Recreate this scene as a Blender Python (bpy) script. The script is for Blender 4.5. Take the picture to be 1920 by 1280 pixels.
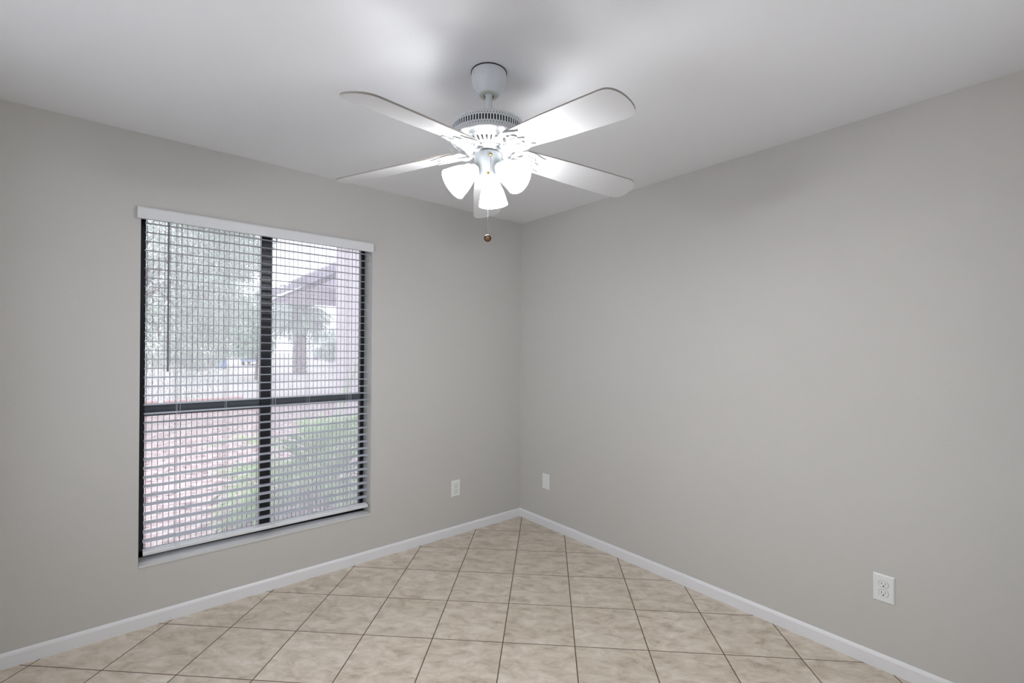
import bpy, bmesh, math, random
from mathutils import Vector, Matrix
R = math.radians
PI = math.pi
random.seed(7)
scene = bpy.context.scene
for o in list(bpy.data.objects):
    bpy.data.objects.remove(o)
COL = scene.collection

# ------------------------------------------------------------------ camera
YAW, PITCH, ROLL = 0.8719, 0.0013, 0.0074
CAM = Vector((-2.5599, -2.9286, 1.3844))
fw = Vector((math.cos(YAW)*math.cos(PITCH), math.sin(YAW)*math.cos(PITCH), math.sin(PITCH)))
rt = Vector((math.sin(YAW), -math.cos(YAW), 0))
up = rt.cross(fw)
r2 = rt*math.cos(ROLL) + up*math.sin(ROLL)
u2 = -rt*math.sin(ROLL) + up*math.cos(ROLL)
cd = bpy.data.cameras.new('camera')
cd.sensor_width = 36
cd.lens = 870.24/1920*36
cd.shift_y = 14.9/1920
cd.clip_start = 0.02
cd.clip_end = 300
cam = bpy.data.objects.new('camera', cd)
COL.objects.link(cam)
M = Matrix((r2, u2, -fw)).transposed().to_4x4()
M.translation = CAM
cam.matrix_world = M
scene.camera = cam

# ------------------------------------------------------------------ light
SKY = 2.6
SHADE_GLOW = 15.0
BULB_GLOW = 460.0
HALL_FILL = 26.0  # strength of the added hall fill lamp
w = bpy.data.worlds.new('overcast_sky')
scene.world = w
w.use_nodes = True
nt = w.node_tree
bg = nt.nodes['Background']
bg.inputs['Color'].default_value = (0.92, 0.95, 1.0, 1)
bg.inputs['Strength'].default_value = SKY
vs = scene.view_settings
scene.display_settings.display_device = 'sRGB'
vs.view_transform = 'Standard'
vs.look = 'None'
vs.exposure = 0.07
vs.gamma = 1.0
vs.use_curve_mapping = False


# ------------------------------------------------------------------ materials
def srgb(r, g, b):
    f = lambda c: (c/255/12.92 if c/255 <= 0.04045 else ((c/255+0.055)/1.055)**2.4)
    return (f(r), f(g), f(b), 1)


def mat(name, col, rough=0.5, metal=0.0, bump=None, var=None, emis=None, emis_s=0, spec=None):
    m = bpy.data.materials.new(name)
    m.use_nodes = True
    t = m.node_tree
    b = t.nodes['Principled BSDF']
    b.inputs['Base Color'].default_value = col
    b.inputs['Roughness'].default_value = rough
    b.inputs['Metallic'].default_value = metal
    if spec is not None:
        b.inputs['Specular IOR Level'].default_value = spec
    tc = t.nodes.new('ShaderNodeTexCoord')
    if var:
        sc, amt = var
        n = t.nodes.new('ShaderNodeTexNoise')
        n.inputs['Scale'].default_value = sc
        n.inputs['Detail'].default_value = 5
        t.links.new(tc.outputs['Object'], n.inputs['Vector'])
        mx = t.nodes.new('ShaderNodeMixRGB')
        mx.inputs[1].default_value = [c*(1-amt) for c in col[:3]] + [1]
        mx.inputs[2].default_value = [min(1, c*(1+amt)) for c in col[:3]] + [1]
        t.links.new(n.outputs['Fac'], mx.inputs[0])
        t.links.new(mx.outputs[0], b.inputs['Base Color'])
    if bump:
        sc, st, dist = bump
        n = t.nodes.new('ShaderNodeTexNoise')
        n.inputs['Scale'].default_value = sc
        n.inputs['Detail'].default_value = 3
        t.links.new(tc.outputs['Object'], n.inputs['Vector'])
        bp = t.nodes.new('ShaderNodeBump')
        bp.inputs['Strength'].default_value = st
        bp.inputs['Distance'].default_value = dist
        t.links.new(n.outputs['Fac'], bp.inputs['Height'])
        t.links.new(bp.outputs[0], b.inputs['Normal'])
    if emis:
        b.inputs['Emission Color'].default_value = emis
        b.inputs['Emission Strength'].default_value = emis_s
    return m


WALL = mat('greige_wall_paint', srgb(200, 199, 196), 0.6, bump=(130, 0.25, 0.002), var=(1.2, 0.012))
CEIL = mat('ceiling_paint', srgb(238, 240, 243), 0.75, bump=(110, 0.2, 0.002))
BASE = mat('baseboard_white', srgb(232, 233, 236), 0.4, var=(6, 0.02))
FANW = mat('fan_white_enamel', srgb(206, 208, 210), 0.32, var=(9, 0.01))
FANG = mat('fan_light_grey_enamel', srgb(214, 219, 222), 0.35, var=(9, 0.01))
BLADE = mat('blade_white_laminate', srgb(196, 197, 199), 0.5, var=(3, 0.015))
BRASS = mat('brass', (0.55, 0.40, 0.14, 1), 0.25, 1.0, var=(40, 0.1))
CHAIN = mat('chain_metal', (0.20, 0.19, 0.18, 1), 0.4, 0.6, var=(40, 0.1))
WOODK = mat('turned_wood', srgb(130, 92, 56), 0.4, var=(60, 0.25))
IRON = mat('fan_casting_enamel', srgb(160, 162, 164), 0.32, var=(9, 0.01))
DARKM = mat('dark_bronze', (0.03, 0.025, 0.02, 1), 0.3, 0.6, var=(40, 0.1))
DARK = mat('dark_interior', (0.02, 0.021, 0.023, 1), 0.8, var=(40, 0.1))
GREYR = mat('pale_olive_ring', srgb(200, 202, 190), 0.5, var=(40, 0.03))
PLATE = mat('outlet_plastic', srgb(232, 235, 235), 0.35, var=(30, 0.01))
SLOT = mat('outlet_slot', (0.015, 0.015, 0.015, 1), 0.7, var=(30, 0.05))
SLAT = mat('blind_slat_white', srgb(188, 193, 202), 0.45, var=(14, 0.02))
VAL = mat('valance_white', srgb(226, 228, 231), 0.45, var=(14, 0.015))
CORD = mat('blind_cord', srgb(205, 207, 212), 0.8, var=(60, 0.05))
WAND = mat('wand_grey', srgb(120, 122, 126), 0.4, var=(30, 0.05))
FRAME = mat('bronze_window_frame', (0.010, 0.012, 0.020, 1), 0.35, 0.2, var=(20, 0.15))
RAILM = mat('meeting_rail_grey', srgb(84, 90, 98), 0.5, var=(25, 0.25))
SILLM = mat('sill_paint', srgb(208, 208, 208), 0.5, var=(12, 0.03))
WIRE = mat('screen_wire', srgb(62, 56, 58), 0.7, var=(30, 0.1))

SHADE = bpy.data.materials.new('frosted_glass_lit')
SHADE.use_nodes = True
t = SHADE.node_tree
b = t.nodes['Principled BSDF']
b.inputs['Base Color'].default_value = (0.9, 0.9, 0.9, 1)
b.inputs['Roughness'].default_value = 0.3
b.inputs['Emission Color'].default_value = (0.985, 0.99, 1.0, 1)
b.inputs['Emission Strength'].default_value = SHADE_GLOW
_tr = t.nodes.new('ShaderNodeBsdfTransparent')      # part of the bulb's light passes straight through
_mx = t.nodes.new('ShaderNodeMixShader')
_mx.inputs[0].default_value = 0.64
t.links.new(_tr.outputs[0], _mx.inputs[1])
t.links.new(b.outputs[0], _mx.inputs[2])
t.links.new(_mx.outputs[0], t.nodes['Material Output'].inputs[0])
BULB = mat('bulb_lit', (1, 1, 1, 1), 0.4, emis=(0.985, 0.99, 1.0, 1), emis_s=BULB_GLOW)


def floor_mat():
    m = bpy.data.materials.new('travertine_tile')
    m.use_nodes = True
    t = m.node_tree
    N, L = t.nodes, t.links
    b = N['Principled BSDF']
    s, th, gu, gv = 0.3389, -0.7746, -1.1905, 0.6940
    tc = N.new('ShaderNodeTexCoord')
    mp = N.new('ShaderNodeMapping')
    mp.vector_type = 'TEXTURE'
    mp.inputs['Location'].default_value = (gu, gv, 0)
    mp.inputs['Rotation'].default_value = (0, 0, th)
    mp.inputs['Scale'].default_value = (s, s, s)
    L.new(tc.outputs['Object'], mp.inputs['Vector'])
    sep = N.new('ShaderNodeSeparateXYZ')
    L.new(mp.outputs[0], sep.inputs[0])

    def math_(op, a, bb=None, c=None):
        n = N.new('ShaderNodeMath')
        n.operation = op
        for i, v in enumerate((a, bb, c)):
            if v is None:
                continue
            if isinstance(v, (int, float)):
                n.inputs[i].default_value = v
            else:
                L.new(v, n.inputs[i])
        return n.outputs[0]

    def dist(o):
        return math_('ABSOLUTE', math_('SUBTRACT', o, math_('ROUND', o)))
    du, dv = dist(sep.outputs[0]), dist(sep.outputs[1])
    g = 0.0062
    mu = math_('LESS_THAN', du, g*1.15)
    mv = math_('LESS_THAN', dv, g)
    grout = math_('MAXIMUM', mu, mv)
    fu, fv = math_('FLOOR', sep.outputs[0]), math_('FLOOR', sep.outputs[1])
    cmb = N.new('ShaderNodeCombineXYZ')
    L.new(fu, cmb.inputs[0])
    L.new(fv, cmb.inputs[1])
    wn = N.new('ShaderNodeTexWhiteNoise')
    wn.noise_dimensions = '3D'
    L.new(cmb.outputs[0], wn.inputs['Vector'])
    off = N.new('ShaderNodeVectorMath')
    off.operation = 'MULTIPLY_ADD'
    L.new(wn.outputs['Color'], off.inputs[0])
    off.inputs[1].default_value = (9, 9, 9)
    L.new(mp.outputs[0], off.inputs[2])
    n1 = N.new('ShaderNodeTexNoise')
    n1.inputs['Scale'].default_value = 3.4
    n1.inputs['Detail'].default_value = 8
    n1.inputs['Roughness'].default_value = 0.68
    n1.inputs['Distortion'].default_value = 0.55
    mp2 = N.new('ShaderNodeMapping')
    mp2.inputs['Rotation'].default_value = (0, 0, 0.5)
    mp2.inputs['Scale'].default_value = (1.0, 1.9, 1)
    L.new(off.outputs[0], mp2.inputs['Vector'])
    L.new(mp2.outputs[0], n1.inputs['Vector'])
    cr = N.new('ShaderNodeValToRGB')
    e = cr.color_ramp.elements
    e[0].position, e[0].color = 0.30, srgb(172, 158, 140)
    e[1].position, e[1].color = 0.72, srgb(232, 225, 215)
    x = e.new(0.44); x.color = srgb(203, 190, 173)
    x = e.new(0.54); x.color = srgb(215, 203, 188)
    L.new(n1.outputs['Fac'], cr.inputs[0])
    tone = N.new('ShaderNodeMixRGB')
    tone.blend_type = 'MULTIPLY'
    tone.inputs[0].default_value = 1
    tr = N.new('ShaderNodeValToRGB')
    tr.color_ramp.elements[0].color = (0.93, 0.93, 0.92, 1)
    tr.color_ramp.elements[1].color = (1.0, 1.0, 1.0, 1)
    L.new(wn.outputs['Value'], tr.inputs[0])
    L.new(cr.outputs[0], tone.inputs[1])
    L.new(tr.outputs[0], tone.inputs[2])
    gm = N.new('ShaderNodeMixRGB')
    L.new(grout, gm.inputs[0])
    L.new(tone.outputs[0], gm.inputs[1])
    gm.inputs[2].default_value = srgb(92, 76, 62)
    L.new(gm.outputs[0], b.inputs['Base Color'])
    rr = math_('MULTIPLY_ADD', grout, 0.5, 0.36)
    L.new(rr, b.inputs['Roughness'])
    bp = N.new('ShaderNodeBump')
    bp.inputs['Strength'].default_value = 0.5
    bp.inputs['Distance'].default_value = 0.002
    h = math_('MULTIPLY_ADD', n1.outputs['Fac'], 0.12, math_('SUBTRACT', 1.0, grout))
    L.new(h, bp.inputs['Height'])
    L.new(bp.outputs[0], b.inputs['Normal'])
    return m


FLOOR = floor_mat()


def glass_mat(name, haze, tint):
    """thin clear pane with a translucent veil imitating the washed-out haze over the view"""
    m = bpy.data.materials.new(name)
    m.use_nodes = True
    t = m.node_tree
    t.nodes.clear()
    out = t.nodes.new('ShaderNodeOutputMaterial')
    tr = t.nodes.new('ShaderNodeBsdfTransparent')
    tr.inputs[0].default_value = tint
    gl = t.nodes.new('ShaderNodeBsdfGlossy')
    gl.inputs['Roughness'].default_value = 0.03
    fr = t.nodes.new('ShaderNodeFresnel')
    fr.inputs['IOR'].default_value = 1.35
    du = t.nodes.new('ShaderNodeBsdfTranslucent')
    du.inputs[0].default_value = (0.9, 0.9, 0.95, 1)
    m1 = t.nodes.new('ShaderNodeMixShader')
    m1.inputs[0].default_value = haze
    m2 = t.nodes.new('ShaderNodeMixShader')
    t.links.new(tr.outputs[0], m1.inputs[1])
    t.links.new(du.outputs[0], m1.inputs[2])
    t.links.new(fr.outputs[0], m2.inputs[0])
    t.links.new(m1.outputs[0], m2.inputs[1])
    t.links.new(gl.outputs[0], m2.inputs[2])
    t.links.new(m2.outputs[0], out.inputs[0])
    return m


GLASS = glass_mat('veiled_clear_glass', 0.21, (0.97, 0.98, 1.0, 1))


def screen_mat():
    """insect mesh: mostly open, its moire painted in as faint slanted ripples"""
    m = bpy.data.materials.new('insect_mesh')
    m.use_nodes = True
    t = m.node_tree
    t.nodes.clear()
    out = t.nodes.new('ShaderNodeOutputMaterial')
    tc = t.nodes.new('ShaderNodeTexCoord')
    mp = t.nodes.new('ShaderNodeMapping')
    mp.inputs['Rotation'].default_value = (0, R(-14), 0)
    t.links.new(tc.outputs['Object'], mp.inputs[0])
    wv = t.nodes.new('ShaderNodeTexWave')
    wv.bands_direction = 'Z'
    wv.inputs['Scale'].default_value = 1/0.0115*0.31416
    wv.inputs['Distortion'].default_value = 2.0
    wv.inputs['Detail'].default_value = 1
    wv.inputs['Detail Scale'].default_value = 0.15
    t.links.new(mp.outputs[0], wv.inputs[0])
    mr = t.nodes.new('ShaderNodeMapRange')
    mr.inputs['To Min'].default_value = 0.04
    mr.inputs['To Max'].default_value = 0.22
    t.links.new(wv.outputs['Fac'], mr.inputs[0])
    tr = t.nodes.new('ShaderNodeBsdfTransparent')
    df = t.nodes.new('ShaderNodeBsdfTranslucent')
    df.inputs[0].default_value = srgb(190, 188, 198)
    mx = t.nodes.new('ShaderNodeMixShader')
    t.links.new(mr.outputs[0], mx.inputs[0])
    t.links.new(tr.outputs[0], mx.inputs[1])
    t.links.new(df.outputs[0], mx.inputs[2])
    t.links.new(mx.outputs[0], out.inputs[0])
    return m


SCREEN = screen_mat()


# ------------------------------------------------------------------ helpers
def new():
    return bmesh.new()


def obj(name, bm, m, parent=None, smooth=False, loc=None, bevel=0, autos=False):
    bmesh.ops.recalc_face_normals(bm, faces=bm.faces[:])
    me = bpy.data.meshes.new(name)
    bm.to_mesh(me)
    bm.free()
    o = bpy.data.objects.new(name, me)
    COL.objects.link(o)
    if isinstance(m, (list, tuple)):
        for k in m:
            me.materials.append(k)
    else:
        me.materials.append(m)
    if smooth or autos:
        for p in me.polygons:
            p.use_smooth = True
    if autos:
        me.set_sharp_from_angle(angle=R(35))
    if bevel:
        md = o.modifiers.new('bevel', 'BEVEL')
        md.width = bevel
        md.segments = 2
        md.limit_method = 'ANGLE'
    if parent:
        o.parent = parent
    if loc:
        o.location = loc
    return o


def empty(name, loc=(0, 0, 0), rz=0, parent=None):
    o = bpy.data.objects.new(name, None)
    o.empty_display_size = 0.05
    COL.objects.link(o)
    o.location = loc
    o.rotation_euler = (0, 0, rz)
    if parent:
        o.parent = parent
    return o


def tag(o, label, cat, group=None, kind=None):
    o['label'] = label
    o['category'] = cat
    if group:
        o['group'] = group
    if kind:
        o['kind'] = kind
    return o


def struct(name, bm, m, **k):
    o = obj(name, bm, m, **k)
    o['kind'] = 'structure'
    return o


def box(bm, x0, x1, y0, y1, z0, z1, mtx=None):
    vs_ = [bm.verts.new((x, y, z)) for z in (z0, z1) for y in (y0, y1) for x in (x0, x1)]
    for f in ((0, 1, 3, 2), (4, 6, 7, 5), (0, 4, 5, 1), (2, 3, 7, 6), (0, 2, 6, 4), (1, 5, 7, 3)):
        bm.faces.new([vs_[i] for i in f])
    if mtx is not None:
        bmesh.ops.transform(bm, matrix=mtx, verts=vs_)
    return vs_


def lathe(bm, prof, seg=48, mtx=None, close=False):
    """prof: list of (r, z); revolved about z"""
    rings = []
    allv = []
    for r, z in prof:
        if r < 1e-6:
            v = bm.verts.new((0, 0, z))
            rings.append([v])
            allv.append(v)
        else:
            rg = [bm.verts.new((r*math.cos(2*PI*k/seg), r*math.sin(2*PI*k/seg), z)) for k in range(seg)]
            rings.append(rg)
            allv += rg
    prs = list(zip(rings, rings[1:]))
    if close:
        prs.append((rings[-1], rings[0]))
    for a, c in prs:
        for k in range(seg):
            k2 = (k+1) % seg
            if len(a) == 1 and len(c) == 1:
                continue
            if len(a) == 1:
                bm.faces.new((a[0], c[k2], c[k]))
            elif len(c) == 1:
                bm.faces.new((a[k], a[k2], c[0]))
            else:
                bm.faces.new((a[k], a[k2], c[k2], c[k]))
    if mtx is not None:
        bmesh.ops.transform(bm, matrix=mtx, verts=allv)
    return allv


def sweep(bm, pts, wid, hei, upv=Vector((0, 0, 1)), seg=8, cap=True):
    """elliptical-section tube along pts; wid/hei scalars or lists of half-sizes"""
    n = len(pts)
    pts = [Vector(p) for p in pts]
    rings = []
    for i, p in enumerate(pts):
        tg = (pts[min(i+1, n-1)] - pts[max(i-1, 0)]).normalized()
        sd = tg.cross(upv)
        if sd.length < 1e-4:
            sd = tg.cross(Vector((1, 0, 0)))
        sd.normalize()
        u = sd.cross(tg).normalized()
        a = wid[i] if isinstance(wid, (list, tuple)) else wid
        h = hei[i] if isinstance(hei, (list, tuple)) else hei
        rings.append([bm.verts.new(p + sd*a*math.cos(2*PI*k/seg) + u*h*math.sin(2*PI*k/seg)) for k in range(seg)])
    for A, B in zip(rings, rings[1:]):
        for k in range(seg):
            bm.faces.new((A[k], A[(k+1) % seg], B[(k+1) % seg], B[k]))
    if cap:
        bm.faces.new(rings[0])
        bm.faces.new(rings[-1][::-1])


def lattice(bm, n, f, holes, rows, offs=0.0):
    """ring of n cells; f(u, v)->point; each cell row (v0, v1) has a long six-sided hole"""
    for (v0, v1, hu, hv, mh, of) in rows:
        for k in range(n):
            u0, u1 = k+of, k+1+of
            um = (u0+u1)/2
            P = lambda u, v: bm.verts.new(f(u/n*2*PI, v0+(v1-v0)*v))
            o_ = [P(u0, 0), P(um, 0), P(u1, 0), P(u1, 1), P(um, 1), P(u0, 1)]
            i_ = [P(um-hu, mh), P(um, hv), P(um+hu, mh), P(um+hu, 1-mh), P(um, 1-hv), P(um-hu, 1-mh)]
            for a in range(6):
                c = (a+1) % 6
                bm.faces.new((o_[a], o_[c], i_[c], i_[a]))
    bmesh.ops.remove_doubles(bm, verts=bm.verts[:], dist=1e-5)


# ------------------------------------------------------------------ room
H = 2.44
XW, YW = -3.22, -3.12          # far sides of the small bedroom
WX0, WX1, WZ0, WZ1 = -2.492, -1.303, 0.304, 2.072      # window opening
T = 0.17
bm = new()
box(bm, XW-0.1, 0.1, YW-0.1, 0, -0.08, 0)
struct('floor', bm, FLOOR)
bm = new()
box(bm, XW-0.1, 0.1, YW-0.1, 0.1, H, H+0.1)
struct('ceiling', bm, CEIL)
bm = new()                      # window wall with a real opening
box(bm, XW-0.1, WX0, 0, T, -0.08, H)
box(bm, WX1, 0.1, 0, T, -0.08, H)
box(bm, WX0, WX1, 0, T, -0.08, WZ0)
box(bm, WX0, WX1, 0, T, WZ1, H)
struct('wall_left', bm, WALL)
bm = new()
box(bm, 0, 0.12, YW-0.1, 0, -0.08, H)
struct('wall_right', bm, WALL)
# walls behind the photographer; doorway and two openings added for fill light
DX0, DX1, DZ = -3.05, -2.2, 2.03
BACK_FILL_OPENING = (-1.95, -0.40, 0.55, 2.20)
NEAR_FILL_OPENING = (-2.55, -0.60, 0.75, 2.25)


def pierced(name, axis, a0, a1, holes, p0, p1):
    """wall slab from a0 to a1 with rectangular holes, p0..p1 thick"""
    bm = new()

    def bb(u0, u1, z0, z1):
        if u1-u0 > 1e-4 and z1-z0 > 1e-4:
            if axis == 'x':
                box(bm, u0, u1, p0, p1, z0, z1)
            else:
                box(bm, p0, p1, u0, u1, z0, z1)
    u = a0
    for (h0, h1, z0, z1) in sorted(holes):
        bb(u, h0, -0.08, H)
        bb(h0, h1, -0.08, z0)
        bb(h0, h1, z1, H)
        u = h1
    bb(u, a1, -0.08, H)
    return struct(name, bm, WALL)


pierced('wall_back', 'x', XW-0.1, 0.0, [h for h in ((DX0, DX1, -0.08, DZ), BACK_FILL_OPENING) if h], YW-0.12, YW)
pierced('wall_near', 'y', YW-0.1, 0.0, [h for h in (NEAR_FILL_OPENING,) if h], XW-0.12, XW)


def baseboard(name, a, c, nrm):
    """a->c run on the floor, nrm points into the room"""
    bm = new()
    prof = [(0, 0), (0.011, 0), (0.011, 0.052), (0.008, 0.060), (0.003, 0.066), (0, 0.066)]
    A = [bm.verts.new((a[0]+nrm[0]*d, a[1]+nrm[1]*d, z)) for d, z in prof]
    B = [bm.verts.new((c[0]+nrm[0]*d, c[1]+nrm[1]*d, z)) for d, z in prof]
    for i in range(len(prof)):
        j = (i+1) % len(prof)
        bm.faces.new((A[i], A[j], B[j], B[i]))
    bm.faces.new(A)
    bm.faces.new(B[::-1])
    return struct(name, bm, BASE)


baseboard('baseboard_left', (XW, 0), (0, 0), (0, -1))
baseboard('baseboard_right', (0, 0), (0, YW), (-1, 0))
baseboard('baseboard_near', (XW, YW), (XW, 0), (1, 0))
baseboard('baseboard_back', (DX1, YW), (0, YW), (0, 1))

# ------------------------------------------------------------------ window
FY = 0.125                      # room face of the window frame
win = empty('window_1', ((WX0+WX1)/2, FY, WZ0))
win['kind'] = 'structure'
ox, oy, oz = win.location


def wbox(name, m, *bxs, bevel=0):
    bm = new()
    for (x0, x1, y0, y1, z0, z1) in bxs:
        box(bm, x0-ox, x1-ox, y0-oy, y1-oy, z0-oz, z1-oz)
    return obj(name, bm, m, win, bevel=bevel)


MX0, MX1 = -1.934, -1.882
wbox('window_frame', FRAME, (WX0, WX0+0.024, FY, T, WZ0, WZ1), (WX1-0.024, WX1, FY, T, WZ0, WZ1),
     (WX0, WX1, FY, T, WZ0, WZ0+0.03), (WX0, WX1, FY, T, WZ1-0.018, WZ1), bevel=0.002)
wbox('mullion', FRAME, (MX0, MX1, FY-0.012, T-0.002, WZ0+0.02, WZ1-0.01), bevel=0.003)
wbox('screen_frame', RAILM, (MX1, MX1+0.010, FY+0.004, FY+0.030, WZ0+0.03, WZ1-0.018))
wbox('meeting_rail', RAILM, (WX0+0.024, MX0, FY+0.004, T-0.01, 1.028, 1.084))
wbox('meeting_rail', RAILM, (MX1, WX1-0.024, FY+0.004, T-0.01, 1.034, 1.086))
for x0, x1 in ((WX0+0.024, MX0), (MX1, WX1-0.024)):
    for z0, z1 in ((WZ0+0.03, 1.04), (1.08, WZ1-0.018)):
        wbox('glass_pane', GLASS, (x0, x1, FY+0.020, FY+0.022, z0, z1))
wbox('insect_screen', SCREEN, (MX1, WX1-0.024, FY+0.034, FY+0.0345, WZ0+0.03, WZ1-0.018))
# upright wires of the grille in front of the glass
bm = new()
x = WX0+0.030
while x < WX1-0.02:
    if not (MX0-0.004 < x < MX1+0.004):
        sweep(bm, [(x-ox, 0.012, 0.02), (x-ox, 0.012, WZ1-WZ0-0.012)], 0.0011, 0.0011, Vector((0, 1, 0)), 4)
    x += 0.0245
for z in (0.033, WZ1-WZ0-0.020):
    box(bm, WX0-ox+0.02, WX1-ox-0.02, 0.008, 0.016, z-0.003, z+0.003)
obj('wire_grille', bm, WIRE, win)
bm = new()
sp = [(WX0+0.001, -0.004), (WX1-0.001, -0.004), (WX1-0.001, 0.086), (-1.95, 0.112), (WX0+0.001, 0.124)]
A = [bm.verts.new((x-ox, y-oy, -0.012)) for x, y in sp]
B = [bm.verts.new((x-ox, y-oy, 0.002)) for x, y in sp]
for i in range(5):
    bm.faces.new((A[i], A[(i+1) % 5], B[(i+1) % 5], B[i]))
bm.faces.new(A)
bm.faces.new(B[::-1])
obj('window_sill', bm, SILLM, win, bevel=0.003)
wbox('dark_strip', FRAME, (WX0+0.002, WX1-0.002, 0.080, FY, WZ0-0.004, WZ0+0.0012))  # dark strip showing as a slit below the blind's bottom rail

# ------------------------------------------------------------------ venetian blind
BX0, BX1 = -2.474, -1.314
BY = 0.040                      # centre line of the slats
bl = empty('venetian_blind', ((BX0+BX1)/2, BY, WZ0+0.04))
tag(bl, 'white venetian blind with open slats, hung across the bedroom window', 'blind')
bx, by, bz = bl.location


def bbox(name, m, *bxs, bevel=0, mtx=None):
    bm = new()
    for (x0, x1, y0, y1, z0, z1) in bxs:
        box(bm, x0-bx, x1-bx, y0-by, y1-by, z0-bz, z1-bz, mtx)
    return obj(name, bm, m, bl, bevel=bevel)


bm = new()                      # valance: moulded front strip with returns
prof = [(-0.010, 0), (-0.022, 0.002), (-0.022, 0.050), (-0.018, 0.058), (-0.010, 0.060)]
L_, R_ = -2.506-bx, -1.305-bx
A = [bm.verts.new((L_, y-by, z+2.016-bz)) for y, z in prof]
B = [bm.verts.new((R_, y-by, z+2.016-bz)) for y, z in prof]
for i in range(len(prof)):
    j = (i+1) % len(prof)
    bm.faces.new((A[i], A[j], B[j], B[i]))
bm.faces.new(A)
bm.faces.new(B[::-1])
for xx in (L_, R_-0.006):
    box(bm, xx, xx+0.006, -0.012-by, -0.001-by, 2.016-bz, 2.075-bz)
obj('valance', bm, VAL, bl)
bbox('headrail', VAL, (BX0, BX1, 0.012, 0.066, 2.040, 2.071))
SW, ST, TILT = 0.046, 0.0028, R(3.6)
slat_me = None
z = 2.008
nsl = 0
first = None
while z > 0.395:
    if first is None:
        bm = new()
        pr = [(-SW/2, -0.0006), (-SW/2+0.004, -ST/2), (0, -ST/2+0.0008), (SW/2-0.004, -ST/2), (SW/2, 0),
              (SW/2-0.004, ST/2), (0, ST/2+0.0012), (-SW/2+0.004, ST/2)]
        A = [bm.verts.new((BX0-bx, y, zz)) for y, zz in pr]
        B = [bm.verts.new((BX1-bx, y, zz)) for y, zz in pr]
        for i in range(len(pr)):
            j = (i+1) % len(pr)
            bm.faces.new((A[i], A[j], B[j], B[i]))
        bm.faces.new(A)
        bm.faces.new(B[::-1])
        first = obj('slat', bm, SLAT, bl)
        s = first
    else:
        s = first.copy()
        COL.objects.link(s)
        s.parent = bl
    s.location = (random.uniform(-0.001, 0.001), 0, z-bz)
    s.rotation_euler = (TILT + random.uniform(-0.006, 0.006), 0, 0)
    nsl += 1
    z -= 0.0456
bm = new()
pr = [(-0.023, 0.0), (-0.0245, 0.003), (-0.0245, 0.014), (-0.022, 0.018), (0.022, 0.021), (0.0245, 0.017), (0.0245, 0.003), (0.023, 0)]
A = [bm.verts.new((BX0-bx, y, zz+0.345-bz)) for y, zz in pr]
B = [bm.verts.new((BX1-bx, y, zz+0.345-bz)) for y, zz in pr]
for i in range(len(pr)):
    j = (i+1) % len(pr)
    bm.faces.new((A[i], A[j], B[j], B[i]))
bm.faces.new(A)
bm.faces.new(B[::-1])
obj('bottom_rail', bm, VAL, bl)
for cx in (-2.3400, -2.1210, -1.8890, -1.6880, -1.4459):
    bm = new()
    wide = cx in (-2.34, -1.889, -1.4459)
    for yy in (by-SW/2-0.0015, by+SW/2+0.0015):
        sweep(bm, [(cx-bx, yy-by, 0.345-bz), (cx-bx, yy-by, 2.042-bz)], 0.0009, 0.0009, Vector((0, 1, 0)), 5)
    zz = 2.008
    while zz > 0.395:           # rungs under each slat
        sweep(bm, [(cx-bx, -SW/2-0.0015, zz-0.0042-bz), (cx-bx, SW/2+0.0015, zz-0.0015-bz)], 0.0006, 0.0006, Vector((0, 0, 1)), 4)
        zz -= 0.0456
    if wide:
        sweep(bm, [(cx+0.013-bx, -SW/2-0.003, 0.355-bz), (cx+0.013-bx, -SW/2-0.003, 2.042-bz)], 0.0009, 0.0009, Vector((0, 1, 0)), 5)
    obj('ladder_cord', bm, CORD, bl)
bm = new()                      # tilt wand: six sided rod on a small hook
sweep(bm, [(-2.381-bx, 0.002-by, 2.042-bz), (-2.381-bx, -0.001-by, 1.262-bz)], 0.0042, 0.0042, Vector((0, 1, 0)), 6)
sweep(bm, [(-2.381-bx, 0.002-by, 2.042-bz), (-2.381-bx, 0.008-by, 2.050-bz), (-2.381-bx, 0.018-by, 2.050-bz)], 0.0015, 0.0015, Vector((1, 0, 0)), 5)
obj('tilt_wand', bm, WAND, bl)


# ------------------------------------------------------------------ wall plates
def plate_base(name, pos, nz, label, cat, pw=0.076, ph=0.120):
    """local frame: x across, z up, -y out of the wall"""
    e = empty(name, pos, nz)
    tag(e, label, cat)
    bm = new()
    w_, h_, d, i_ = pw/2, ph/2, 0.0065, 0.005
    A = [bm.verts.new(p) for p in ((-w_, 0, -h_), (w_, 0, -h_), (w_, 0, h_), (-w_, 0, h_))]
    A2 = [bm.verts.new(p) for p in ((-w_, -0.003, -h_), (w_, -0.003, -h_), (w_, -0.003, h_), (-w_, -0.003, h_))]
    B = [bm.verts.new(p) for p in ((-w_+i_, -d, -h_+i_), (w_-i_, -d, -h_+i_), (w_-i_, -d, h_-i_), (-w_+i_, -d, h_-i_))]
    for P, Q in ((A, A2), (A2, B)):
        for k in range(4):
            j = (k+1) % 4
            bm.faces.new((P[k], P[j], Q[j], Q[k]))
    bm.faces.new(B)
    bm.faces.new(A[::-1])
    obj('cover_plate', bm, PLATE, e, bevel=0.0008)
    return e, d


def screw(e, x, z, y, r=0.0032):
    bm = new()
    lathe(bm, [(r, 0), (r, 0.0012), (r*0.6, 0.0020), (0, 0.0021)], 16, Matrix.Translation((x, -y, z)) @ Matrix.Rotation(R(90), 4, 'X'))
    box(bm, x-r*0.8, x+r*0.8, -y-0.0023, -y-0.0020, z-0.0003, z+0.0003)
    obj('screw', bm, PLATE, e)


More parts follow.
